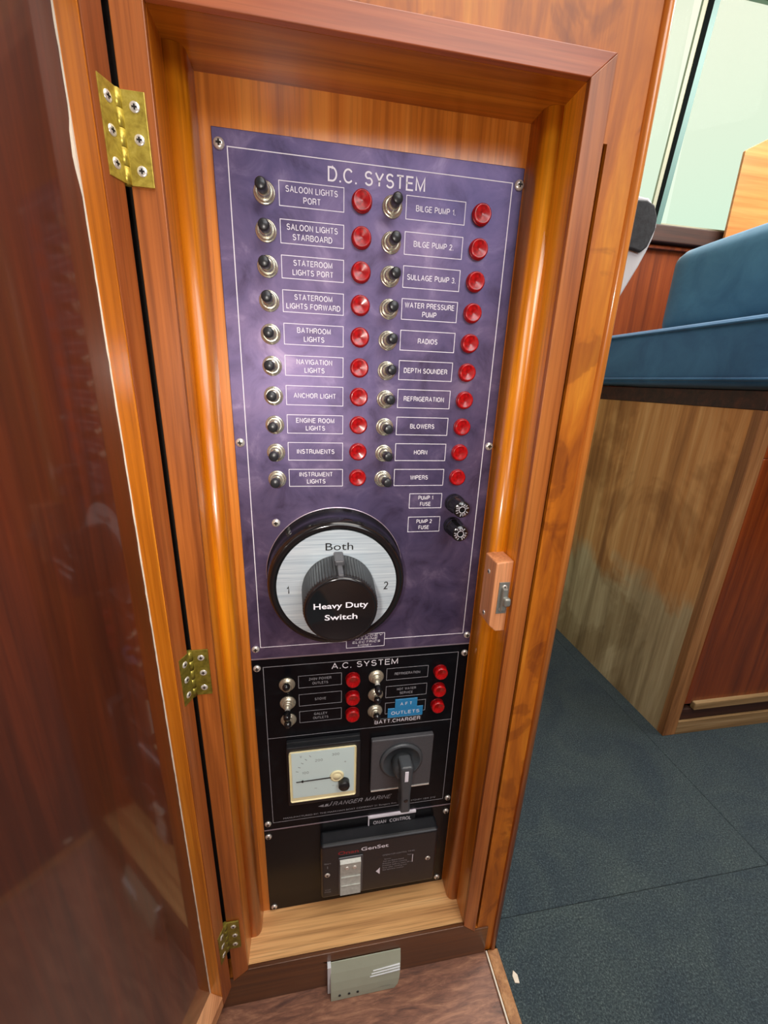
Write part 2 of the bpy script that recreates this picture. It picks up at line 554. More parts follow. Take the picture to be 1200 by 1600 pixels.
def _font():
    g = {}
    g['A'] = (.70, [[(0, 0), (.35, 1), (.70, 0)], [(.12, .34), (.58, .34)]])
    g['B'] = (.62, [[(0, 0), (0, 1), (.34, 1)] + _arc(.34, .765, .24, .235, 90, -90) + [(0, .53)], [(.34, .53)] + _arc(.36, .265, .26, .265, 90, -90) + [(0, 0)]])
    g['C'] = (.68, [_arc(.36, .5, .36, .5, 38, 322, 16)])
    g['D'] = (.64, [[(0, 0), (0, 1), (.28, 1)] + _arc(.28, .5, .36, .5, 90, -90, 12) + [(0, 0)]])
    g['E'] = (.54, [[(.56, 1), (0, 1), (0, 0), (.57, 0)], [(0, .53), (.50, .53)]])
    g['F'] = (.50, [[(.53, 1), (0, 1), (0, 0)], [(0, .52), (.46, .52)]])
    g['G'] = (.70, [_arc(.37, .5, .37, .5, 42, 300, 16) + [(.70, .12), (.70, .47), (.40, .47)]])
    g['H'] = (.60, [[(0, 0), (0, 1)], [(.60, 0), (.60, 1)], [(0, .53), (.60, .53)]])
    g['I'] = (.02, [[(.01, 0), (.01, 1)]])
    g['J'] = (.44, [[(.44, 1), (.44, .25)] + _arc(.22, .25, .22, .25, 0, -180)])
    g['K'] = (.60, [[(0, 0), (0, 1)], [(.58, 1), (0, .36)], [(.19, .56), (.62, 0)]])
    g['L'] = (.48, [[(0, 1), (0, 0), (.50, 0)]])
    g['M'] = (.72, [[(0, 0), (0, 1), (.36, .08), (.72, 1), (.72, 0)]])
    g['N'] = (.60, [[(0, 0), (0, 1), (.60, 0), (.60, 1)]])
    g['O'] = (.74, [_arc(.37, .5, .37, .5, 0, 360, 20)])
    g['P'] = (.58, [[(0, 0), (0, 1), (.32, 1)] + _arc(.32, .73, .26, .27, 90, -90) + [(0, .46)]])
    g['Q'] = (.74, [_arc(.37, .5, .37, .5, 0, 360, 20), [(.45, .2), (.74, -.06)]])
    g['R'] = (.62, [[(0, 0), (0, 1), (.34, 1)] + _arc(.34, .745, .26, .255, 90, -90) + [(0, .49)], [(.36, .49)] + _arc(.38, .29, .19, .2, 80, 0, 4) + [(.60, 0)]])
    g['S'] = (.58, [_arc(.29, .75, .26, .25, 25, 255, 10) + _arc(.30, .27, .28, .27, 75, -160, 12)])
    g['T'] = (.58, [[(0, 1), (.58, 1)], [(.29, 1), (.29, 0)]])
    g['U'] = (.60, [[(0, 1), (0, .3)] + _arc(.30, .30, .30, .30, 180, 360, 10) + [(.60, 1)]])
    g['V'] = (.64, [[(0, 1), (.32, 0), (.64, 1)]])
    g['W'] = (.92, [[(0, 1), (.23, 0), (.46, 1), (.69, 0), (.92, 1)]])
    g['X'] = (.60, [[(0, 1), (.60, 0)], [(.60, 1), (0, 0)]])
    g['Y'] = (.64, [[(0, 1), (.32, .42), (.64, 1)], [(.32, .42), (.32, 0)]])
    g['Z'] = (.58, [[(.02, 1), (.56, 1), (0, 0), (.58, 0)]])
    g['0'] = (.50, [_arc(.25, .5, .25, .5, 0, 360, 18)])
    g['1'] = (.24, [[(0, .74), (.20, .84), (.24, 1), (.24, 0)]])
    g['2'] = (.50, [_arc(.25, .73, .25, .27, 165, -25, 10) + [(.0, 0), (.51, 0)]])
    g['3'] = (.50, [_arc(.24, .76, .22, .24, 155, -80, 10) + _arc(.24, .27, .26, .27, 80, -155, 10)])
    g['4'] = (.54, [[(.40, 0), (.40, 1), (0, .30), (.54, .30)]])
    g['5'] = (.50, [[(.46, 1), (.08, 1), (.03, .5)] + _arc(.24, .31, .26, .31, 110, -150, 10)])
    g['6'] = (.50, [_arc(.25, .31, .25, .31, 0, 360, 16), _arc(.28, .5, .28, .5, 60, 180, 8)])
    g['.'] = (.04, [[(.02, -.06), (.02, .08)]])
    g[':'] = (.04, [[(.02, .0), (.02, .12)], [(.02, .55), (.02, .67)]])
    g[','] = (.04, [[(.04, .08), (.0, -.14)]])
    return g


FONT = _font()


def _ribbon(bm, pts, w, put):
    n = len(pts)
    closed = n > 3 and (Vector(pts[0]) - Vector(pts[-1])).length < 1e-4
    P = [Vector(q) for q in pts]
    L, Rr = [], []
    for i in range(n):
        if closed:
            a = P[i - 1] if i > 0 else P[-2]
            c = P[i + 1] if i < n - 1 else P[1]
        else:
            a = P[i - 1] if i > 0 else None
            c = P[i + 1] if i < n - 1 else None
        d0 = (P[i] - a).normalized() if a is not None else None
        d1 = (c - P[i]).normalized() if c is not None else None
        d0 = d0 if d0 is not None else d1
        d1 = d1 if d1 is not None else d0
        n0 = Vector((-d0.y, d0.x)); n1 = Vector((-d1.y, d1.x))
        nn = (n0 + n1)
        nn = nn.normalized() if nn.length > 1e-3 else n0
        k = min(2.2, 1.0 / max(0.3, nn.dot(n0)))
        L.append(bm.verts.new(put(P[i] + nn * w / 2 * k)))
        Rr.append(bm.verts.new(put(P[i] - nn * w / 2 * k)))
    for i in range(n - 1):
        bm.faces.new((L[i], L[i + 1], Rr[i + 1], Rr[i]))


def stroke_text(bm, text, cx, cz, cap, width, xs, shear, rot, sw):
    cap_i = cap * (1 - sw)
    pos = []
    x = 0.0
    for ch in text:
        if ch == ' ':
            x += 0.46
            continue
        w, pl = FONT[ch]
        pos.append((x, pl))
        x += w + 0.17 + sw
    total = x - 0.17 - sw
    base_w = (total * xs) * cap_i
    fx = (width - sw * cap) / (total * cap_i) if width else xs
    cr, sr = math.cos(rot), math.sin(rot)
    asp = 1.0
    for (x0, pl) in pos:
        for poly in pl:
            q = [((x0 + px - total / 2) * cap_i * fx, (pz - 0.5) * cap_i) for px, pz in poly]
            def put(v):
                X = v.x + shear * v.y
                return (cx + X * cr - v.y * sr, 0, cz + X * sr + v.y * cr)
            _ribbon(bm, q, sw * cap, put)


def glyphs(lines, capu=None, bold=0.0):
    """lines: (text, cx, cz, cap_height, width or None, x_scale, italic, rot) -> list of flat polygons as one mesh at y=0"""
    bm = bmesh.new()
    for (text, cx, cz, cap, width, xs, shear, rot) in lines:
        if not text.strip():
            continue
        if all(ch == ' ' or ch in FONT for ch in text):
            stroke_text(bm, text, cx, cz, cap, width, xs, shear, rot, 0.118 + bold * 2.0)
            continue
        cu = bpy.data.curves.new('t', 'FONT')
        cu.body = text
        cu.resolution_u = 3
        cu.offset = bold
        cu.size = 1.0
        ob = bpy.data.objects.new('t', cu)
        COL.objects.link(ob)
        dg = bpy.context.evaluated_depsgraph_get()
        me = bpy.data.meshes.new_from_object(ob.evaluated_get(dg))
        bpy.data.objects.remove(ob)
        bpy.data.curves.remove(cu)
        vs = [v.co.copy() for v in me.vertices]
        if not vs:
            continue
        x0 = min(v.x for v in vs); x1 = max(v.x for v in vs)
        s = cap / 0.73
        sx = width / (x1 - x0) if width else s * xs
        cr, sr = math.cos(rot), math.sin(rot)
        nv = []
        for v in vs:
            z = (v.y - 0.365) * s
            x = (v.x - (x0 + x1) / 2) * sx + shear * z
            nv.append(bm.verts.new((cx + x * cr - z * sr, 0, cz + x * sr + z * cr)))
        for f in me.polygons:
            try:
                bm.faces.new([nv[i] for i in f.vertices])
            except ValueError:
                pass
        bpy.data.meshes.remove(me)
    return bm


def lettering(parent, lines, y, mat, name='lettering', bold=0.0, label=None):
    full = []
    for l in lines:
        d = dict(width=None, xs=1.0, shear=0.0, rot=0.0)
        d.update(l[4] if len(l) > 4 else {})
        full.append((l[0], l[1], l[2], l[3], d['width'], d['xs'], d['shear'], d['rot']))
    bm = glyphs(full, bold=bold)
    for v in bm.verts:
        v.co.y = y
    for f in bm.faces:
        f.normal_update()
        if f.normal.y > 0:
            f.normal_flip()
    me = bpy.data.meshes.new(name)
    pl = ABS[parent.name]
    for v in bm.verts:
        v.co = (v.co - pl) * MM
    bm.to_mesh(me)
    bm.free()
    me.materials.append(mat)
    o = link_part(name, me, parent)
    if label:
        o['label'] = label
    return o


# ------------------------------------------------------------------ the setting
FL = -924.0      # floor level
BY = -50.0       # face of the bulkhead
vin = struct('floor', MB().box(-1200, 174, -1700, 0, FL - 20, FL), M['vinyl'])
base = MB(); base.box(174, 2320, -1700, 940, FL - 24, FL - 4)
part('carpet_backing', base, M['dark_void'], vin)
xe = [191, 697, 2310]
ye = [-1690, -20, 895]
tile_cache = {}
for i in range(2):
    for j in range(2):
        w, d = xe[i + 1] - xe[i], ye[j + 1] - ye[j]
        if (w, d) not in tile_cache:
            tm = MB()
            tm.box(0.3, w - 0.3, 0.3, d - 0.3, -4, 0, 0.8, 1)
            tile_cache[(w, d)] = tm.mesh('carpet_tile', M['carpet'])
        link_part('carpet_tile', tile_cache[(w, d)], vin, (xe[i], ye[j], FL))

tb = MB(); tb.box(175.5, 191, -1690, -52, FL - 4, FL + 4, 1.2)
t1 = struct('trim_1', tb, M['worn_edge'])
part('caulk_line', MB().box(173.2, 175.5, -1690, -52, FL - 2, FL + 3, 0.6), M['caulk'], t1)

# bulkhead with the cupboard opening
wb = MB()
wb.box(-1200, -176, BY, -30, FL, 1080)
wb.box(-176, 181, BY, -30, 45.5, 1080)
wb.box(-176, 181, BY, -30, FL, -869.5)
wb.box(151.2, 181, BY, -30, -2, 45.5)
wb.box(156.5, 181, BY, -30, -869.5, -2)
wall_left = struct('wall_left', wb, M['ply'])
part('gap_shade_sheet', MB().box(-178, -150, -32, -26, -869, 45.5), M['dark_void'], wall_left)  # near-black sheet: the hinge gap's shade put into colour
part('gap_shade_sheet', MB().box(145, 158, -38, -30, -869, -2), M['dark_void'], wall_left)  # near-black sheet: shade in the frame groove put into colour

# corner post with its rounded nose
poly = [(180.6, 140), (180.6, -50.5), (181.4, -52.4), (183.0, -53.4), (185.0, -53.6), (187.0, -52.6), (188.8, -50.4), (190.2, -47.4), (191, -43), (191, 140)]
post = MB()
post.prism(poly, FL, 1080, 'z', smooth=True)
struct('trim_2', post, M['post'])
side = MB(); side.box(171, 181, -30, 600, FL, 1080)
struct('wall_side', side, M['red_mahogany'])

# far wall with the window
W0, W1, S0, S1 = 640, 2150, 303, 868
wl = MB()
wl.box(181, 2320, 900, 940, FL, S0)
wl.box(181, 2320, 900, 940, S1, 1080)
wl.box(181, W0, 900, 940, S0, S1)
wl.box(W1, 2320, 900, 940, S0, S1)
struct('wall_back', wl, M['red_mahogany'])
rail = MB(); rail.box(191, 2300, 876, 900, 258, 303, 4, 3)
struct('trim_3', rail, M['dark_wood'])
rail = MB(); rail.box(191, 2300, 888, 900, 244, 253, 2, 2)
struct('trim_4', rail, M['red_mahogany'])
struct('wall_right', MB().box(2300, 2330, -1700, 940, FL, 1080), M['red_mahogany'])
struct('wall_front', MB().box(-1200, 2330, -1730, -1700, FL, 1080), M['red_mahogany'])
struct('wall_port', MB().box(-1230, -1200, -1700, 0, FL, 1080), M['red_mahogany'])
struct('ceiling', MB().box(-1230, 2330, -1730, 940, 1080, 1110), M['headliner'])

win = MB()
win.frame(W0, W1, S0, S1, 12, 902, 930)
window = struct('window_1', win, M['cream_frame'])
def slant(xb, xt, wb_, wt, y0, y1, mat, nm):
    b = MB()
    def xa(z, a0, a1):
        return a0 + (a1 - a0) * (z - 390) / (818 - 390)
    b.prism([(xa(S0, xb, xt), S0), (xa(S0, xb + wb_, xt + wt), S0), (xa(S1, xb + wb_, xt + wt), S1), (xa(S1, xb, xt), S1)], y0, y1, 'y')
    part(nm, b, mat, window)
slant(953, 981, 12, 14, 899, 907, M['cream_frame'], 'window_bar')
slant(965, 995, 13, 17, 897.5, 907, M['gasket'], 'gasket')
slant(978, 1012, 18, 17, 898, 907, M['teal_frame'], 'mullion')
part('pane', MB().box(W0 + 12, 965, 915, 919, S0 + 12, S1 - 12), M['glass'], window)
part('pane', MB().box(1025, W1 - 12, 915, 919, S0 + 12, S1 - 12), M['glass'], window)

# ------------------------------------------------------------------ the cupboard in the bulkhead
cup = thing('switchboard_cupboard', 'tall recessed varnished wooden cupboard with its hinged door standing open, electrical panels inside', 'cupboard', (-4, -20, -869))
YF = -54.0
XL, XR, ZT, ZB = -141.0, 134.0, 30.0, -852.0
XLo, XRo, ZTo, ZBo = -159.0, 151.0, 45.0, -869.0
part('backboard', MB().box(XL, XR, 2.2, 10, ZB - 6, ZT + 6), M['backboard'], cup)
part('side_lining', MB().box(XL - 12, XL, YF + 5, 12, ZB, ZT, 0.0), M['teak'], cup)
part('side_lining', MB().box(XR, XR + 11.5, YF + 5, 12, ZB, ZT, 0.0), M['teak_orange'], cup)
part('header_lining', MB().box(XL, XR, YF + 5, 12, ZT, ZT + 12), M['teak_x'], cup)
part('sill_board', MB().box(XL, XR, YF + 4, 12, ZB - 14, ZB, 0.0), M['sill'], cup, 'pale unvarnished sill board')
part('foot_rail', MB().box(-176, 171.5, -52, BY, FL, ZBo - 0.3, 0.3), M['foot'], cup)  # thin facing that carries the painted shade below the sill
part('light_leak_blocker', MB().box(-175, 170, 12, 30, FL, 120), M['red_mahogany'], cup)  # unseen sheet added to block outside light leaking in at the sill
# mitred face frame
for (pts, mat, nm) in (
        ([(XLo, ZTo), (XRo, ZTo), (XR, ZT), (XL, ZT)], M['frame_x'], 'frame_rail'),
        ([(XLo, ZBo), (XRo, ZBo), (XR, ZB), (XL, ZB)], M['foot'], 'frame_rail'),
        ([(XLo, ZBo), (XL, ZB), (XL, ZT), (XLo, ZTo)], M['frame_z'], 'frame_stile'),
        ([(XRo, ZBo), (XR, ZB), (XR, ZT), (XRo, ZTo)], M['frame_z'], 'frame_stile')):
    b = MB(); b.prism(pts, YF, YF + 5, 'y', bev=0.5)
    part(nm, b, mat, cup)
# upright glazing-bead trims inside both corners
def bead(x_wall, sgn, mat):
    w, dep, r = 12.5, 24.0, 8.0
    pts = [(x_wall, 2.2), (x_wall, -dep)]
    n = 8
    for k in range(n + 1):
        a = math.pi / 2 * k / n
        pts.append((x_wall + sgn * (w - r + r * math.sin(a)), -dep + r - r * math.cos(a)))
    pts.append((x_wall + sgn * w, 2.2))
    b = MB()
    b.prism(pts, ZB + 0.5, ZT - 0.2, 'z', smooth=True)
    part('corner_bead', b, mat, cup)
bead(XL, 1, M['teak_orange'])
bead(XR, -1, M['teak_orange'])

# catch block on the right lining
cb = MB()
cb.prism([(116.5, -327), (133.8, -325), (133.8, -402), (124, -402), (116.5, -395)], -47, -21, 'y', bev=1.2)
block = part('catch_block', cb, M['catch'], cup, 'pinkish wooden catch block')
lat = MB()
lat.box(121.5, 132, -48, -47, -381, -347, 0.3)
latch = part('latch_plate', lat, M['chrome'], block)
lb = MB()
lb.box(125, 132, -56, -48, -370, -361, 2.4, 3)
lb.box(124, 130, -52, -48, -377, -352, 1.5)
part('latch_bolt', lb, M['chrome'], block)


def screw_mesh(r, h, mats, dark=True, cross=True, seg=20):
    b = MB()
    b.lathe([(r, 0), (r, -h * 0.35), (r * 0.86, -h * 0.75), (r * 0.5, -h), (0.001, -h * 1.05)], seg=seg)
    if cross:
        b.mi = 1
        t = r * 0.16
        b.box(-r * 0.5, r * 0.5, -h * 1.12, -h * 0.9, -t, t)
        b.box(-t, t, -h * 1.12, -h * 0.9, -r * 0.5, r * 0.5)
    return b.mesh('screw', mats)


SCREW = screw_mesh(3.9, 2.4, [M['steel'], M['recess']])
SCREW_S = screw_mesh(3.1, 2.2, [M['steel'], M['recess']])
SCREW_C = screw_mesh(2.9, 0.7, [M['steel'], M['recess']])
SCREW_F = screw_mesh(2.5, 1.0, [M['steel'], M['recess']])
SCREW_H = screw_mesh(3.4, 1.0, [M['steel'], M['recess']])
for x, z in ((127, -352), (126.5, -376)):
    link_part('screw', SCREW_F, block, (x, -48, z))
for z in (-342, -388):
    o = link_part('screw', SCREW_F, block, (116.5, -33, z))
    o.rotation_euler = (0, 0, -math.pi / 2)

# ---- the door, swung open about 112 degrees
AD = math.radians(68)
DD = Vector((-math.cos(AD), -math.sin(AD), 0))
DN = Vector((math.sin(AD), -math.cos(AD), 0))
H0 = Vector((-160, -57, 0))


def dmap(co):      # local (s, n, z) -> world mm
    return H0 + DD * co.x + DN * co.y + Vector((0, 0, co.z))


db = MB()
db.box(17.5, 300, -22, -16, ZB - 4, 34, xf=dmap)
door = part('door', db, M['door'], cup, 'glossy dark mahogany door')
part('lipping', MB().box(2, 17.5, -22, -1.2, ZBo, 48, 0.3, xf=dmap), M['lip'], door, 'orange varnished hinge edge')
part('lipping_face', MB().box(2, 17.0, -1.2, 0, ZBo, 48, 0.4, xf=dmap), M['stile_brown'], door, 'brown face strip carrying the hinges')
part('lipping', MB().box(300, 316, -22, 0, ZBo, 48, 0.5, xf=dmap), M['lip'], door)
part('bottom_lipping', MB().box(17.5, 300, -22, 0, ZBo, ZB, 0.6, xf=dmap), M['raw_batten'], door, 'bare pale bottom edge')
part('top_lipping', MB().box(17.5, 300, -22, 0, 33, 48, 0.6, xf=dmap), M['lip'], door)
# ragged caulk bead where the panel meets the lipping
cbm = bmesh.new()
prev = None
zz = ZB
while zz < 33:
    w = 0.5 + random.random() * 0.5
    if -70 < zz < -35:
        w += 2.2 * math.sin((zz + 70) / 35 * math.pi)
    a = [cbm.verts.new(dmap(Vector(q))) for q in ((17.5, -16, zz), (17.5 + w, -16.0, zz), (17.5 + w * 0.5, -15.2, zz), (17.5, -15.3, zz))]
    if prev:
        for i in range(4):
            j = (i + 1) % 4
            cbm.faces.new((prev[i], prev[j], a[j], a[i]))
    prev = a
    zz += 6
cm = MB(); cm.bm.free(); cm.bm = cbm
part('caulk_bead', cm, M['caulk'], door)

# ---- brass butt hinges
def hinge_meshes(mat):
    out = {}
    b = MB()
    # barrel: five knuckles (local origin at pin, centre height)
    def cyl_z(b, z0, z1, r, cx=0, cy=0, seg=16):
        pts = [(cx + r * math.cos(2 * math.pi * k / seg), cy + r * math.sin(2 * math.pi * k / seg)) for k in range(seg)]
        b.prism(pts, z0, z1, 'z', smooth=True)
    for k in range(5):
        cyl_z(b, -23.2 + k * 9.3, -23.2 + k * 9.3 + 8.9, 2.5)
    cyl_z(b, -23.4, 23.4, 1.4)
    out['hinge'] = b.mesh('hinge', mat)
    b = MB(); b.box(1.2, 15, -1.1, 0.4, -23.2, 23.2, 0.25)
    out['right'] = b.mesh('leaf', mat)
    b = MB()
    def loc(co):
        return DD * co.x + DN * co.y + Vector((0, 0, co.z))
    b.box(1.2, 13.5, -0.4, 1.1, -23.2, 23.2, 0.25, xf=loc)
    out['left'] = b.mesh('leaf', mat)
    return out
HM = hinge_meshes(M['brass'])
HM2 = hinge_meshes(M['brass_old'])
for k, hz in enumerate((-37, -416, -779)):
    hm = HM if k == 0 else HM2
    pin = Vector((-160.2, -56.2, hz))
    h = link_part('hinge', hm['hinge'], cup, pin)
    h['label'] = ['bright brass butt hinge at top', 'tarnished brass butt hinge at middle', 'tarnished brass butt hinge at bottom'][k]
    link_part('leaf', hm['right'], h, pin + Vector((0, 1.2, 0)))
    link_part('leaf', hm['left'], h, pin)
    for dz in (-15.5, 0, 15.5):
        dx = 9.0 if dz else 9.6
        link_part('screw', SCREW_C, h, pin + Vector((dx, 0.1, dz)))
        o = link_part('screw', SCREW_C, h, pin + DD * 7.8 + DN * 1.1 + Vector((0, 0, dz)))
        o.rotation_euler = (0, 0, math.atan2(DN.y, DN.x) + math.pi / 2)

# ------------------------------------------------------------------ toggles, lamps
def toggle_meshes():
    out = {}
    b = MB()
    b.lathe([(8.0, 0), (8.0, -0.9), (7.3, -1.3), (6.9, -1.3), (6.7, -3.0), (5.9, -3.6), (5.6, -3.6), (5.4, -3.0), (5.0, -3.0), (4.8, -7.2), (4.3, -8.4), (0.001, -8.4)], seg=36)
    out['base'] = b.mesh('toggle_switch', M['nut'])
    b = MB()
    b.lathe([(3.8, -7.5), (3.5, -11.5), (3.0, -12)], seg=24)
    b.mi = 1
    b.lathe([(3.7, -10.6), (4.0, -11.2), (4.15, -19.0), (3.8, -20.2), (3.0, -20.8), (0.001, -20.9)], seg=28)
    out['lever'] = b.mesh('lever', [M['nut'], M['black_cap']])
    b = MB()
    b.lathe([(8.6, 0), (8.6, -1.4), (7.8, -2.2), (7.2, -2.2), (6.6, -4.2), (5.8, -4.6), (5.2, -3.4), (4.8, -7.0), (4.2, -8.0), (0.001, -8.0)], seg=36)
    out['ac_base'] = b.mesh('toggle_switch', M['ac_nut'])
    b = MB()
    b.lathe([(2.6, -5), (2.9, -13), (2.9, -13.5)], seg=24)
    b.mi = 1
    b.lathe([(3.0, -13), (3.6, -14), (3.9, -19), (3.6, -21.5), (2.6, -23), (0.001, -23.6)], seg=28)
    out['ac_lever'] = b.mesh('lever', [M['bright_shaft'], M['black_gloss']])
    b = MB()
    b.lathe([(8.0, 0), (8.0, -1.2), (7.4, -1.5)], seg=36)
    out['lamp'] = b.mesh('indicator_lamp', M['red_dark'])
    b = MB()
    b.lathe([(7.5, 0), (7.5, -3.6), (7.0, -4.2), (6.4, -4.4), (5.8, -4.1), (2.0, -4.1), (1.4, -3.8), (0.001, -3.8)], seg=36)
    out['lens'] = b.mesh('lens', M['red'])
    b = MB()
    b.lathe([(7.8, 0), (7.8, -6.0), (7.2, -7.4), (6.2, -7.8), (5.4, -7.0), (1.6, -7.3), (1.2, -6.8), (0.001, -6.8)], seg=36)
    out['ac_lens'] = b.mesh('lens', M['red'])
    return out
TM = toggle_meshes()

ROWZ = [-35.6, -60.2, -84.3, -108.6, -133.1, -157.6, -181.8, -206.2, -230.4, -254.8]
LEFT = [['SALOON LIGHTS', 'PORT'], ['SALOON LIGHTS', 'STARBOARD'], ['STATEROOM', 'LIGHTS PORT'], ['STATEROOM', 'LIGHTS FORWARD'], ['BATHROOM', 'LIGHTS'],
        ['NAVIGATION', 'LIGHTS'], ['ANCHOR LIGHT'], ['ENGINE ROOM', 'LIGHTS'], ['INSTRUMENTS'], ['INSTRUMENT', 'LIGHTS']]
RIGHTL = [['BILGE PUMP 1.'], ['BILGE PUMP 2.'], ['SULLAGE PUMP 3.'], ['WATER PRESSURE', 'PUMP'], ['RADIOS'], ['DEPTH SOUNDER'], ['REFRIGERATION'], ['BLOWERS'], ['HORN'], ['WIPERS']]


def printed_label(panel, x0, x1, z0, z1, lines, cap, xs, mat, pitch, mat2=None, t=0.5, y=-0.1):
    b = MB(); b.frame(x0, x1, z0, z1, t, y - 0.05, y + 0.08)
    o = part('printed_label', b, mat2 or mat, panel)
    cx, cz = (x0 + x1) / 2, (z0 + z1) / 2
    n = len(lines)
    ll = []
    for k, s in enumerate(lines):
        ll.append((s, cx, cz + (n - 1) / 2 * pitch - k * pitch, cap, dict(xs=xs)))
    lettering(o, ll, y - 0.06, mat, bold=0.006)
    return o


# ---- D.C. panel
dc = thing('switch_panel', 'purple anodised panel headed D.C. SYSTEM with twenty toggle switches and red lamps', 'switch panel', (0, 2, -448))
part('plate', MB().box(-120, 120, 0, 2.2, -448, 0, 0.5), M['purple'], dc)
part('plate_edge', MB().box(-119.5, 119.5, -0.2, 2.0, -449.4, -448.2), M['alu_edge'], dc)
b = MB()
b.box(-109.9, 110.9, -0.15, 0.02, -11.3, -10.7)
b.box(-109.9, -109.2, -0.15, 0.02, -435, -11.3)
b.box(110.2, 110.9, -0.15, 0.02, -435, -11.3)
b.box(-109.2, -21, -0.15, 0.02, -435, -434.3)
b.box(21, 110.2, -0.15, 0.02, -435, -434.3)
part('border_line', b, M['print'], dc)
lettering(dc, [('D.C. SYSTEM', 0, -19.8, 9.6, dict(width=76))], -0.12, M['print'], bold=0.004)
for i, z in enumerate(ROWZ):
    printed_label(dc, -74.6, -25.5, z - 8.2, z + 8.2, LEFT[i], 4.2, 1.0, M['print'], 6.6)
    printed_label(dc, 23.3, 72.7, z - 8.2, z + 8.2, RIGHTL[i], 4.2, 0.98, M['print'], 6.6)
    for x in (-85.0, 12.3):
        tz = z - 1.0
        o = link_part('toggle_switch', TM['base'], dc, (x, 0, tz))
        l = link_part('lever', TM['lever'], o, (x, 0, tz))
        tilt = random.uniform(-0.03, 0.03) - (0.05 if i < 3 else 0)
        l.rotation_euler = (-tilt, 0, random.uniform(-0.03, 0.03) + (0.05 if x > 0 else -0.03))
    for x in (-11.8, 86.3):
        o = link_part('indicator_lamp', TM['lamp'], dc, (x, 0, z + 0.2))
        link_part('lens', TM['lens'], o, (x, 0, z + 0.2))
printed_label(dc, 39.6, 72.7, -286.1, -270.8, ['PUMP 1', 'FUSE'], 4.0, 0.95, M['print'], 6.4)
printed_label(dc, 39.6, 72.7, -311.0, -294.9, ['PUMP 2', 'FUSE'], 4.0, 0.95, M['print'], 6.4)
b = MB()
b.lathe([(9.3, 0), (9.3, -3), (8.7, -3.4), (8.7, -5), (9.0, -5.4), (9.0, -9), (8.3, -9.4), (8.3, -11), (8.0, -11.4), (8.0, -24), (7.4, -25), (0.001, -25)], seg=36)
FUSE = b.mesh('fuse_holder', M['black_gloss'])
b = MB()
b.lathe([(3.3, -25.1), (3.3, -25.3), (2.9, -25.3), (2.9, -25.1)], seg=24, cap0=False, cap1=False)
FRING = b.mesh('cap_ring', M['print'])
for k, (x, z, a0) in enumerate(((85.3, -280.5, 36), (86.0, -304.8, -2))):
    f = link_part('fuse_holder', FUSE, dc, (x, 0, z))
    link_part('cap_ring', FRING, f, (x, 0, z))
    ll = []
    for w in range(3):
        for j, ch in enumerate('FUSE'):
            ang = math.radians(a0 + 90 - (w * 120 + (j - 1.5) * 25) - (0 if k else 72))
            ll.append((ch, x + 5.2 * math.cos(ang), z + 5.2 * math.sin(ang), 2.3, dict(xs=0.85, rot=ang - math.pi / 2)))
    lettering(f, ll, -25.12, M['print'], bold=-0.004)
for x, z in ((-115, -10), (116.3, -12), (-115, -223), (116, -224), (-114.5, -436), (115.5, -437), (-88, -298)):
    link_part('screw', SCREW, dc, (x, 0, z))
# maker's box, half hidden by the battery switch
b = MB(); b.frame(-21, 21, -443.5, -426.5, 0.6, -0.15, -0.02)
mk = part('printed_label', b, M['print'], dc)
lettering(mk, [('LOUDEY', 4, -429.2, 2.8, dict(width=29, shear=0.2)), ('MARINE', 1, -433.0, 2.8, dict(width=24, shear=0.2)),
               ('ELECTRICS', 1, -436.8, 2.8, dict(width=30, shear=0.2)), ('SYDNEY', -1, -440.8, 2.4, dict(width=15, shear=0.1))], -0.12, M['print'], bold=0.02)

# ---- battery switch
SX, SZ = -32.0, -351.0
bs = thing('battery_switch', 'large round black battery switch with silver dial marked 1, Both and 2', 'battery switch', (SX, 0, SZ))
b = MB()
b.lathe([(67, -0.1), (67, -1.8), (65.5, -2.4), (65.2, -20), (65.0, -22), (64.0, -27), (62.2, -30.4), (60.6, -31.6), (58.6, -31.9), (56.6, -31.2), (55.8, -30.2), (20, -30.2)], cx=SX, cz=SZ, seg=96)
body = part('body', b, M['black_gloss'], bs)
b = MB(); b.lathe([(67.6, -0.1), (67.6, -0.7), (67.0, -0.9)], cx=SX, cz=SZ, seg=96)
part('flange_ring', b, M['alu_edge'], bs)
b = MB(); b.lathe([(55.7, -30.3), (55.7, -30.8), (0.001, -30.8)], cx=SX, cz=SZ, seg=96, smooth=False)
dial = part('dial', b, M['dial'], bs, 'brushed silver dial')
lettering(dial, [('Both', -30.5, SZ + 40.0, 7.6, dict(width=25)), ('1', -77.5, SZ - 2.0, 8.2, dict(xs=0.8)), ('2', 13.8, SZ - 2.0, 8.2, dict(xs=0.9))], -30.95, M['print_black'], bold=0.002)
b = MB()
kx, kz = SX + 0.3, SZ - 1.0
b.lathe([(32.5, -31), (33.0, -33), (32.4, -36), (31.0, -68), (30.2, -71.2), (28.6, -72)], cx=kx, cz=kz, seg=144,
        ribs=lambda r, y: 0.9 if (-69 < y < -34) else 0, smooth=False)
knob = part('knob', b, M['black_matt'], bs)
b = MB(); b.lathe([(30.8, -69.5), (30.8, -71.6), (29.6, -73), (28, -73.3), (27.4, -72.6), (0.001, -72.6)], cx=kx, cz=kz, seg=72)
cap = part('knob_cap', b, M['black_gloss'], bs)
lettering(cap, [('Heavy Duty', kx, kz + 5.2, 5.4, dict(width=45.5)), ('Switch', kx, kz - 5.8, 5.4, dict(width=27.5))], -72.75, M['print'], bold=0.014)
b = MB()
b.box(kx - 4.2, kx + 4.2, -52, -31.2, kz + 30, kz + 36.2, 1.2)
b.box(kx - 2.3, kx + 2.3, -72.4, -52, kz + 27, kz + 33.2, 0.8)
part('pointer', b, M['grey_plastic'], bs)

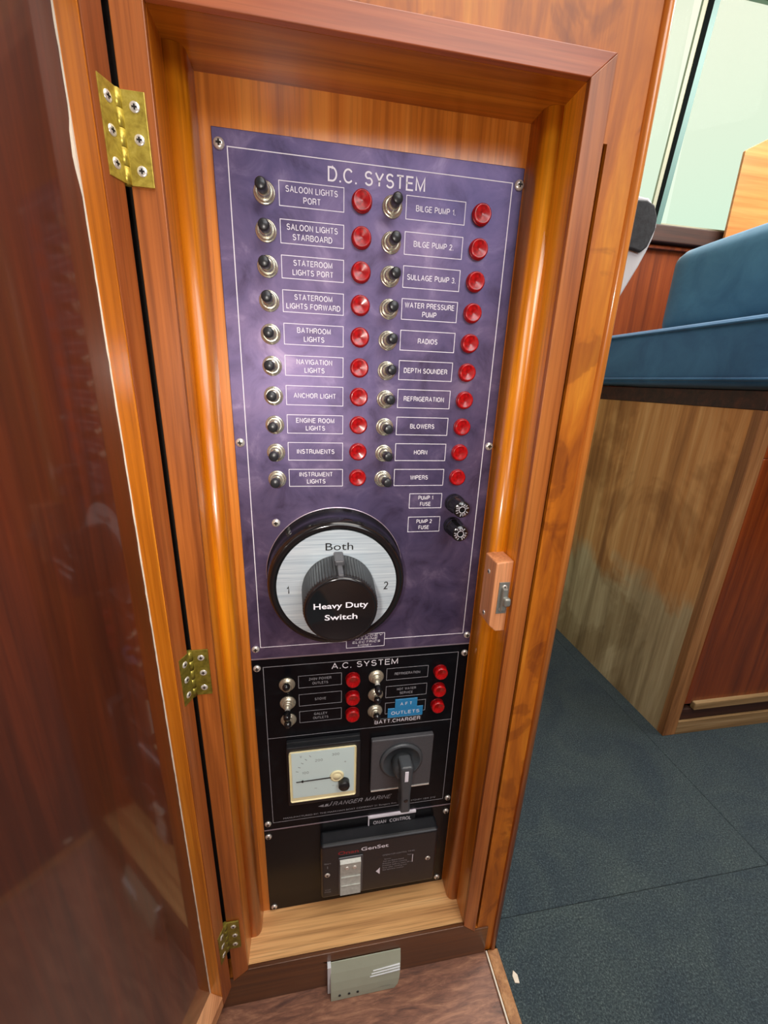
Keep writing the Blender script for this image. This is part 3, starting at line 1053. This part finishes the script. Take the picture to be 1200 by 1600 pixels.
# ---- A.C. panel
ac = thing('switch_panel', 'black engraved panel headed A.C. SYSTEM with six toggles and six red lamps', 'switch panel', (0, 2, -699))
part('plate', MB().box(-120, 120, 0.2, 2.2, -698.9, -449.6, 0.4), M['black_plate'], ac)
part('plate_edge', MB().box(-119.5, 119.5, 0.0, 2.0, -700.3, -699.1), M['alu_edge'], ac)
b = MB()
b.frame(-108.7, 108.1, -688.2, -459.3, 0.55, 0.06, 0.18)
b.box(-108.2, 107.6, 0.06, 0.18, -556.4, -555.9)
part('border_line', b, M['print_dim'], ac)
lettering(ac, [('A.C. SYSTEM', 0.3, -465.2, 7.6, dict(width=74))], 0.1, M['print'], bold=0.0)
ACZ = [-482.4, -506.9, -530.2]
ACL = [['240V POWER', 'OUTLETS'], ['STOVE'], ['GALLEY', 'OUTLETS']]
ACR = [['REFRIGERATION'], ['HOT WATER', 'SERVICE'], []]
for i, z in enumerate(ACZ):
    printed_label(ac, -72.6, -25.5, z - 8, z + 8, ACL[i], 3.3, 0.98, M['print_dim'], 5.6, t=0.45, y=0.1)
    o = printed_label(ac, 24.9, 73.5, z - 8, z + 8, ACR[i] or [' '], 3.3, 0.98, M['print_dim'], 5.6, t=0.45, y=0.1)
    for s, (x, t) in enumerate(((-84.5, (0.50, -0.10, 0.42)[i]), (13.0, (-0.22, 0.28, 0.30)[i]))):
        o = link_part('toggle_switch', TM['ac_base'], ac, (x, 0.2, z - 1))
        l = link_part('lever', TM['ac_lever'], o, (x, 0.2, z - 1))
        l.rotation_euler = (-t, 0, 0)
        if t > 0.2:
            l.scale = (1, 0.8, 1)
    for x in (-13.3, 87.5):
        o = link_part('indicator_lamp', TM['lamp'], ac, (x, 0.2, z - 0.5))
        link_part('lens', TM['ac_lens'], o, (x, 0.2, z - 0.5))
def tape(panel, x0, x1, z0, z1, y0, y1, mat, text, cap, width, lab, bold=0.006, pm='print'):
    b = MB(); b.box(x0, x1, y0, y1, z0, z1, 0.2, 1)
    o = part('label_tape', b, mat, panel, lab)
    lettering(o, [(text, (x0 + x1) / 2, (z0 + z1) / 2, cap, dict(width=width))], y0 - 0.08, M[pm], bold=bold)
    return o
tape(ac, 28.3, 70.5, -544.0, -530.6, -0.6, 0.2, M['blue_tape'], 'OUTLETS', 4.6, 34, 'blue embossed tape reading OUTLETS')
tape(ac, 36.6, 63.0, -531.2, -518.2, -0.9, 0.2, M['blue_tape'], 'A F T', 4.2, 14, 'blue embossed tape reading AFT')
tape(ac, 11.5, 70.0, -552.6, -544.3, -0.4, 0.2, M['black_tape'], 'BATT.CHARGER', 5.2, 55, 'black embossed tape reading BATT.CHARGER')
# maker's line
b = MB()
b.prism([(-54, -671), (-47, -668.6), (-47, -673)], 0.05, 0.12, 'y')
b.prism([(-46.5, -672.8), (-44.5, -668.8), (-41, -668.8), (-43, -672.8)], 0.05, 0.12, 'y')
logo = part('printed_emblem', b, M['print_dim'], ac)
lettering(ac, [('J', -39.5, -669, 8.0, dict(shear=0.45, xs=1.1)), ('RANGER MARINE', 1.5, -670.2, 6.6, dict(width=73, shear=0.4))], 0.08, M['print_dim'], bold=0.006)
lettering(ac, [('MANUFACTURED BY: THE MARKHAM BOAT COMPANY 21 Bungara Ave, Putney', -18, -683.0, 2.7, dict(width=156)), ('SYDNEY NSW 2112', 81, -683.0, 2.7, dict(width=33))], 0.08, M['print_dim'])
for x, z in ((-114.5, -460), (115, -461), (-114.5, -688), (114.5, -687)):
    link_part('screw', SCREW, ac, (x, 0.2, z))

# ---- voltmeter
vm = thing('voltmeter', 'square black framed voltmeter with white scale and needle', 'voltmeter', (-46, 0, -645))
b = MB()
b.box(-88, -4, -5, 0.1, -648, -560.5, 0.8)
b.box(-88, -4, -12, -5, -648, -561, 1.2)
part('case', b, M['gen_black'], vm)
b = MB(); b.box(-85.2, -9.0, -13.2, -11.6, -640.5, -566, 2.5, 3)
part('window_rim', b, M['meter_cream'], vm, 'yellowed clear window rim')
b = MB(); b.box(-82.5, -11.5, -13.6, -13.0, -634.5, -567, 0.3, 1)
face = part('scale_plate', b, M['meter_face'], vm)
lettering(face, [('V', -72, -572.5, 3.6, dict(xs=0.9)), ('100', -67.5, -597, 3.6, dict(width=7.5)), ('200', -52, -580.5, 3.6, dict(width=8.5)), ('300', -33, -574.5, 3.6, dict(width=8.5)),
                 ('~', -56, -622, 4, {}), ('*', -22, -588, 4, {}), ('1.5', -36, -622, 1.6, {})], -13.72, M['print_grey'], bold=0.0)
b = MB()
for a in range(-4, 90, 8):
    t = math.radians(180 - a)
    r0, r1 = 45, 48
    c0, s0 = math.cos(t), math.sin(t)
    px, pz = -33, -610
    q = [(px + r0 * c0 - .25 * s0, pz + r0 * s0 + .25 * c0), (px + r1 * c0 - .25 * s0, pz + r1 * s0 + .25 * c0), (px + r1 * c0 + .25 * s0, pz + r1 * s0 - .25 * c0), (px + r0 * c0 + .25 * s0, pz + r0 * s0 - .25 * c0)]
    if all(-79 < u < -15 and -631 < v < -569 for u, v in q):
        b.prism(q, -13.75, -13.6, 'y')
part('scale_ticks', b, M['print_grey'], vm)
b = MB(); b.prism([(-38, -608.6), (-38, -607.4), (-78, -608.4), (-78, -609.2)], -15.0, -14.4, 'y')
b.prism([(-72, -607.6), (-70, -606.8), (-70, -610.4), (-72, -609.8)], -15.0, -14.4, 'y')
part('needle', b, M['print_black'], vm)
b = MB(); b.lathe([(8.2, -13.6), (8.0, -14.6), (6.2, -15.2), (5.6, -14.8), (4.8, -14.6), (4.2, -15.6), (0.001, -15.8)], cx=-31.5, cz=-607.5, seg=36)
part('pivot_boss', b, M['meter_cream'], vm)
b = MB(); b.lathe([(6.4, -13), (6.4, -20.5), (5.8, -21.6), (0.001, -21.6)], cx=-23.5, cz=-617.5, seg=36)
b.mi = 1
b.box(-28.5, -18.5, -21.8, -21.5, -618, -617)
part('adjuster_knob', b, [M['black_matt'], M['recess']], vm, 'round black adjuster knob')

# ---- rotary selector
rs = thing('rotary_switch', 'dark grey square rotary selector switch with long downward lever handle', 'rotary switch', (47, 0, -652))
b = MB(); b.box(9.5, 85.5, -6.5, 0.1, -648.5, -570.5, 1.2)
part('base_plate', b, M['grey_plastic'], rs)
b = MB(); b.box(10.5, 84.5, -6.9, -5.6, -650.0, -648.4)
part('plate_edge', b, M['bright_shaft'], rs, 'pale lower edge of the plate')
b = MB(); b.lathe([(26.5, -6.4), (26.0, -9), (23.5, -10), (22.5, -10), (21.8, -7.2), (0.001, -7.2)], cx=46.5, cz=-604, seg=56)
part('dial_ring', b, M['handle_grey'], rs)
b = MB()
b.lathe([(13, -7), (12, -22), (9, -26)], cx=46.5, cz=-604, seg=36)
b.prism([(39.0, -588), (39.5, -583), (53.5, -583), (54, -588), (52.5, -630), (53.5, -653), (41.5, -653), (41.8, -630)], -36, -17, 'y', bev=2.2)
hd = part('handle', b, M['handle_grey'], rs)
b = MB(); b.box(44.2, 48.4, -36.4, -35.8, -603, -588, 0.15, 1)
part('handle_mark', b, M['print'], rs, 'white index mark')
b = MB(); b.lathe([(2.6, -36.3), (2.2, -36.5), (0.001, -36.0)], cx=47.3, cz=-633, seg=20)
part('handle_screw', b, M['black_gloss'], rs)

# ---- blank panel and generator control
bp = thing('blank_panel', 'plain black blanking plate at the foot of the cupboard', 'panel', (0, 2, -849))
part('plate', MB().box(-120, 120, 0.2, 2.2, -849.5, -700.6, 0.4), M['blank_black'], bp)
for x, z in ((-115, -710), (114, -711), (-114, -842.5), (111.5, -840)):
    link_part('screw', SCREW, bp, (x, 0.2, z))
o = tape(bp, 10.5, 71.5, -718.5, -702.0, -2.2, 0.2, M['black_tape'], 'ONAN  CONTROL', 6.0, 50, 'black tape with white edge reading ONAN CONTROL', bold=-0.004)
b = MB(); b.box(10.0, 72.0, -2.6, 0.2, -702.0, -699.6); b.box(9.2, 10.5, -2.6, 0.2, -718.5, -699.6)
part('tape_edge', b, M['print'], o)

gb = thing('generator_control', 'black rectangular generator start box with clear rocker switch', 'control box', (24, 0, -809))
b = MB(); b.box(-52, 99, -20, 0.1, -809, -713.5, 3.6, 3)
part('case', b, M['gen_black'], gb)
lettering(gb, [('Onan', -17.5, -728.6, 6.2, dict(width=25.5))], -20.1, M['print_red'], bold=0.012)
lettering(gb, [('GenSet', 16, -727.2, 6.2, dict(width=35))], -20.1, M['print'], bold=0.012)
lettering(gb, [('Start', -43.5, -744, 2.4, dict(width=8)), ('I', -43.5, -751, 5, {}), ('STOP', -43.5, -793, 2.0, dict(width=7)), ('PRIME', -43.5, -797, 2.0, dict(width=8)),
               ('OPERATOR CONTROL PANEL', 48, -745.0, 2.4, dict(width=43)),
               ('Service', 33, -752.5, 2.2, {}), ('Set to Start hold', 41, -756.5, 2.2, dict(width=27)), ('Release when running', 43, -760.5, 2.2, dict(width=32)),
               ('Preheat before start 30 s', 46, -764.5, 2.2, dict(width=38)), ('Stop after cooling run', 43, -768.5, 2.2, dict(width=32)), ('See operator manual', 41, -772.5, 2.2, dict(width=28)),
               ('Time', 62, -751, 2.2, {})], -20.1, M['print_dim'], bold=0.0)
b = MB(); b.prism([(18.5, -773), (23.5, -767), (23.5, -779)], -20.15, -20.02, 'y')
b.box(66, 66.8, -20.15, -20.02, -766, -752)
part('printed_arrow', b, M['print'], gb)
b = MB(); b.box(-30, 1, -21.6, -19.5, -803, -736, 1.0)
rk = part('rocker_bezel', b, M['grey_plastic'], gb)
b = MB()
b.prism([(-21.3, -738.5), (-25.5, -741), (-23.2, -768), (-26.5, -797), (-21.3, -799.5)], -28, -2, 'x')
b.box(-26.5, -2.5, -24.6, -21.3, -769.5, -767.8)
b.box(-26.5, -2.5, -25.8, -21.3, -783, -781.5)
part('rocker_switch', b, M['rocker'], rk, 'clear grey rocker switch')
b = MB()
for x in (-19.5, -10):
    b.lathe([(2.6, -24.6), (2.6, -25.6), (1.8, -26)], cx=x, cz=-749.5, seg=20)
part('rocker_lamp', b, M['steel'], rk)
for x, z in ((-43.8, -765), (87.3, -764)):
    link_part('screw', SCREW_H, gb, (x, -20, z))

# ------------------------------------------------------------------ little grey box below the sill
ch = thing('plastic_box', 'small pale grey-green plastic box fixed below the sill, touching the floor', 'plastic box', (2, -60, FL))
b = MB()
prof = []
cov = [(-42, FL + 1), (40, FL + 1), (44.5, FL + 8), (47.5, FL + 30)]
rows_ = [(-42, 40, FL + 1), (-42, 44.5, FL + 8), (-42, 46.5, FL + 18), (-42, 47.5, FL + 30), (-42, 48.2, FL + 42), (-42, 48.5, -869.6)]
vf = [(b.bm.verts.new((x0_, -66, z_)), b.bm.verts.new((x1_, -66, z_)), b.bm.verts.new((x1_, -54.5, z_)), b.bm.verts.new((x0_, -54.5, z_))) for x0_, x1_, z_ in rows_]
for q0, q1 in zip(vf, vf[1:]):
    for e in range(4):
        b.bm.faces.new((q0[e], q0[(e + 1) % 4], q1[(e + 1) % 4], q1[e]))
b.bm.faces.new(vf[0]); b.bm.faces.new(vf[-1])
for v in b.bm.verts:
    if v.co.y < -60:
        k = max(0.0, min(1.0, (-869.6 - v.co.z) / 54.0))
        v.co.y = -55.5 - 12.0 * math.sin(k * math.pi / 2) ** 0.9
part('cover', b, M['charger'], ch)
b = MB(); b.box(-46, -41.5, -60, -50.2, FL + 0.5, -869.6, 0.4)
b.prism([(-46, -870), (-58, -870), (-46, -876)], -52, -50.2, 'y')
part('back_flange', b, M['white_plastic'], ch)
b = MB()
for k in range(3):
    z = -888 - k * 3.6
    yk = -55.5 - 12.0 * math.sin((-869.6 - z) / 54.0 * math.pi / 2) ** 0.9
    b.prism([(12 - k * 2, z - 1.0), (47, z + 1.6), (47, z + 2.4), (12 - k * 2, z - 0.2)], yk - 0.9, yk + 1.6, 'y')
part('ridge', b, M['white_plastic'], ch)
lettering(ch, [('~ POWER ~', 28, -913.5, 2.2, dict(width=20, shear=0.2))], -67.9, M['print_grey'])
for x in (-31, -19, -8):
    b = MB(); b.lathe([(1.6, -66.9), (1.6, -67.8), (0.001, -67.9)], cx=x, cz=-914.5, seg=12)
    part('indicator', b, M['print_black'], ch)

# ------------------------------------------------------------------ white handle behind the post
gh = thing('wall_handle', 'white curved plastic handle with black textured pad behind the wooden post', 'handle', (191, 50, -60))
out_ = [(191, 5), (245, 9), (258, 9), (268, 8.5), (276, 2), (281, -6), (282.5, -14), (281, -24), (277, -36), (271, -50), (263, -66), (254, -84), (240, -104), (215, -122), (191, -130)]
b = MB(); b.prism(out_, 40, 66, 'y', bev=2.0)
part('shell', b, M['white_plastic'], gh)
pad = [(225, 3), (264, 5), (273, 2), (278.5, -8), (279, -18), (274, -33), (268, -38), (256, -36), (225, -36)]
b = MB(); b.prism(pad, 36.5, 40.8, 'y', bev=1.5)
part('grip_pad', b, M['black_pad'], gh)
b = MB(); b.prism([(225, -43), (251, -43), (236, -75), (225, -92)], 39.2, 40.6, 'y')
part('slot', b, M['black_pad'], gh)

# ------------------------------------------------------------------ settee
BX, BYY = 732.0, 240.0
st = thing('settee_base', 'weathered brown wooden seat base on the dark carpet under the blue cushion', 'bench', (1150, 560, FL))
part('side_panel', MB().box(BX, BX + 16, BYY + 4, 840, FL, -193), M['weathered'], st, 'worn grey and brown side panel')
part('top_rail', MB().box(BX - 1, 1798, BYY - 1, 840, -193, -160, 1.5), M['dark_wood'], st)
part('corner_stile', MB().box(BX - 0.5, BX + 32, BYY, BYY + 18, FL, -193, 1.2), M['worn_edge'], st)
part('front_rail', MB().box(BX + 32, 1798, BYY, BYY + 18, -278, -193, 1.0), M['red_mahogany'], st)
part('front_rail', MB().box(BX + 32, 1798, BYY, BYY + 18, FL, -888, 1.0), M['worn_edge_x'], st)
part('front_rail', MB().box(BX + 32, 1798, BYY + 5, BYY + 18, -888, -858, 1.0), M['dark_wood'], st)
part('panel_bead', MB().box(BX + 62, 1790, BYY - 1, BYY + 12, -858, -838, 3.0, 3), M['worn_edge_x'], st)
part('front_panel', MB().box(BX + 32, 1798, BYY + 8, BYY + 18, -840, -278), M['red_mahogany'], st, 'red mahogany front panel')
part('panel_bead', MB().box(BX + 32, BX + 50, BYY - 0.5, BYY + 12, -838, -278, 3.0, 3), M['red_mahogany'], st)
part('end_panel', MB().box(1784, 1798, BYY + 18, 840, FL, -193), M['red_mahogany'], st)


def soft_box(name, x0, x1, y0, y1, z0, z1, r, mat, root, crown=0.0, seg=5, cuts=10, lab=None):
    b = bmesh.new()
    bmesh.ops.create_cube(b, size=1)
    for v in b.verts:
        v.co = Vector(((x0 + x1) / 2 + v.co.x * (x1 - x0), (y0 + y1) / 2 + v.co.y * (y1 - y0), (z0 + z1) / 2 + v.co.z * (z1 - z0)))
    bmesh.ops.subdivide_edges(b, edges=b.edges[:], cuts=cuts, use_grid_fill=True)
    cx, cy, cz = (x0 + x1) / 2, (y0 + y1) / 2, (z0 + z1) / 2
    hx_, hy_, hz_ = (x1 - x0) / 2, (y1 - y0) / 2, (z1 - z0) / 2
    for v in b.verts:
        d = v.co - Vector((cx, cy, cz))
        q = Vector((max(-hx_ + r, min(hx_ - r, d.x)), max(-hy_ + r, min(hy_ - r, d.y)), max(-hz_ + r, min(hz_ - r, d.z))))
        off = d - q
        if off.length > 1e-6:
            off = off.normalized() * r
        p_ = q + off
        k = (1 - (d.x / hx_) ** 2) * (1 - (d.y / hy_) ** 2)
        k2 = (1 - (d.y / hy_) ** 2) * (1 - (d.z / hz_) ** 2)
        p_.z += crown * max(0, k) * (1 if d.z > 0 else 0)
        p_.x += crown * 0.8 * max(0, k2) * (1 if d.x > 0 else -1)
        v.co = Vector((cx, cy, cz)) + p_
    for f in b.faces:
        f.smooth = True
    mb = MB(); mb._merge(b, keep=True)
    return part(name, mb, mat, root)


sc_ = thing('seat_cushion', 'thick blue velour seat cushion lying on the wooden seat base', 'cushion', (1100, 550, -158))
soft_box('cushion', 722, 1500, 205, 838, -158, -26, 22, M['velour'], sc_, crown=5, cuts=14)
def tube_path(pts, r, seg=8, closed=True):
    b = MB()
    rings = []
    n = len(pts)
    for i, p0 in enumerate(pts):
        p0 = Vector(p0)
        t = (Vector(pts[(i + 1) % n]) - Vector(pts[i - 1])).normalized() if closed else None
        u = t.cross(Vector((0, 0, 1))).normalized()
        w = t.cross(u).normalized()
        rings.append([b.bm.verts.new(p0 + (u * math.cos(2 * math.pi * k / seg) + w * math.sin(2 * math.pi * k / seg)) * r) for k in range(seg)])
    for i in range(n):
        a_, c_ = rings[i], rings[(i + 1) % n]
        for k in range(seg):
            j = (k + 1) % seg
            f = b.bm.faces.new((a_[k], a_[j], c_[j], c_[k])); f.smooth = True
    return b
def rrect(x0, x1, y0, y1, r, z):
    pts = []
    for cx, cy, a0 in ((x1 - r, y1 - r, 0), (x0 + r, y1 - r, 90), (x0 + r, y0 + r, 180), (x1 - r, y0 + r, 270)):
        for k in range(7):
            a = math.radians(a0 + k * 15)
            pts.append((cx + r * math.cos(a), cy + r * math.sin(a), z))
    return pts
part('piping', tube_path(rrect(718, 1504, 201, 841, 24, -141), 3.2), M['velour'], sc_)
part('piping', tube_path(rrect(719.5, 1502, 203, 840, 24, -41), 3.0), M['velour'], sc_)
bk = thing('back_cushion', 'tall blue velour backrest cushion standing behind the seat cushion', 'cushion', (960, 480, -20))
soft_box('cushion', 900, 1010, 215, 726, -22, 185, 34, M['velour_back'], bk, crown=6, cuts=14)

# wooden locker front beyond the backrest
lk = thing('locker', 'orange wooden locker with sloping top in front of the window', 'locker', (1400, 860, -158))
b = MB(); b.prism([(1172, -60), (1176, 288), (1172, 490), (1180, 496), (1440, 628), (1700, 628), (1700, -60)], 850, 858, 'y', bev=1)
part('end_board', b, M['locker'], lk)
b = MB(); b.box(1200, 1700, 852, 872, FL, -60)
part('plinth', b, M['locker'], lk)

# paint flake on the carpet
b = MB(); b.prism([(200, -88), (206, -89), (207, -81), (203, -76), (199.5, -81)], FL, FL + 1.6, 'z', bev=0.4)
single('paint_flake', b, M['caulk'], (203, -84, FL), 'small white flake lying on dark carpet beside the floor trim', 'flake')
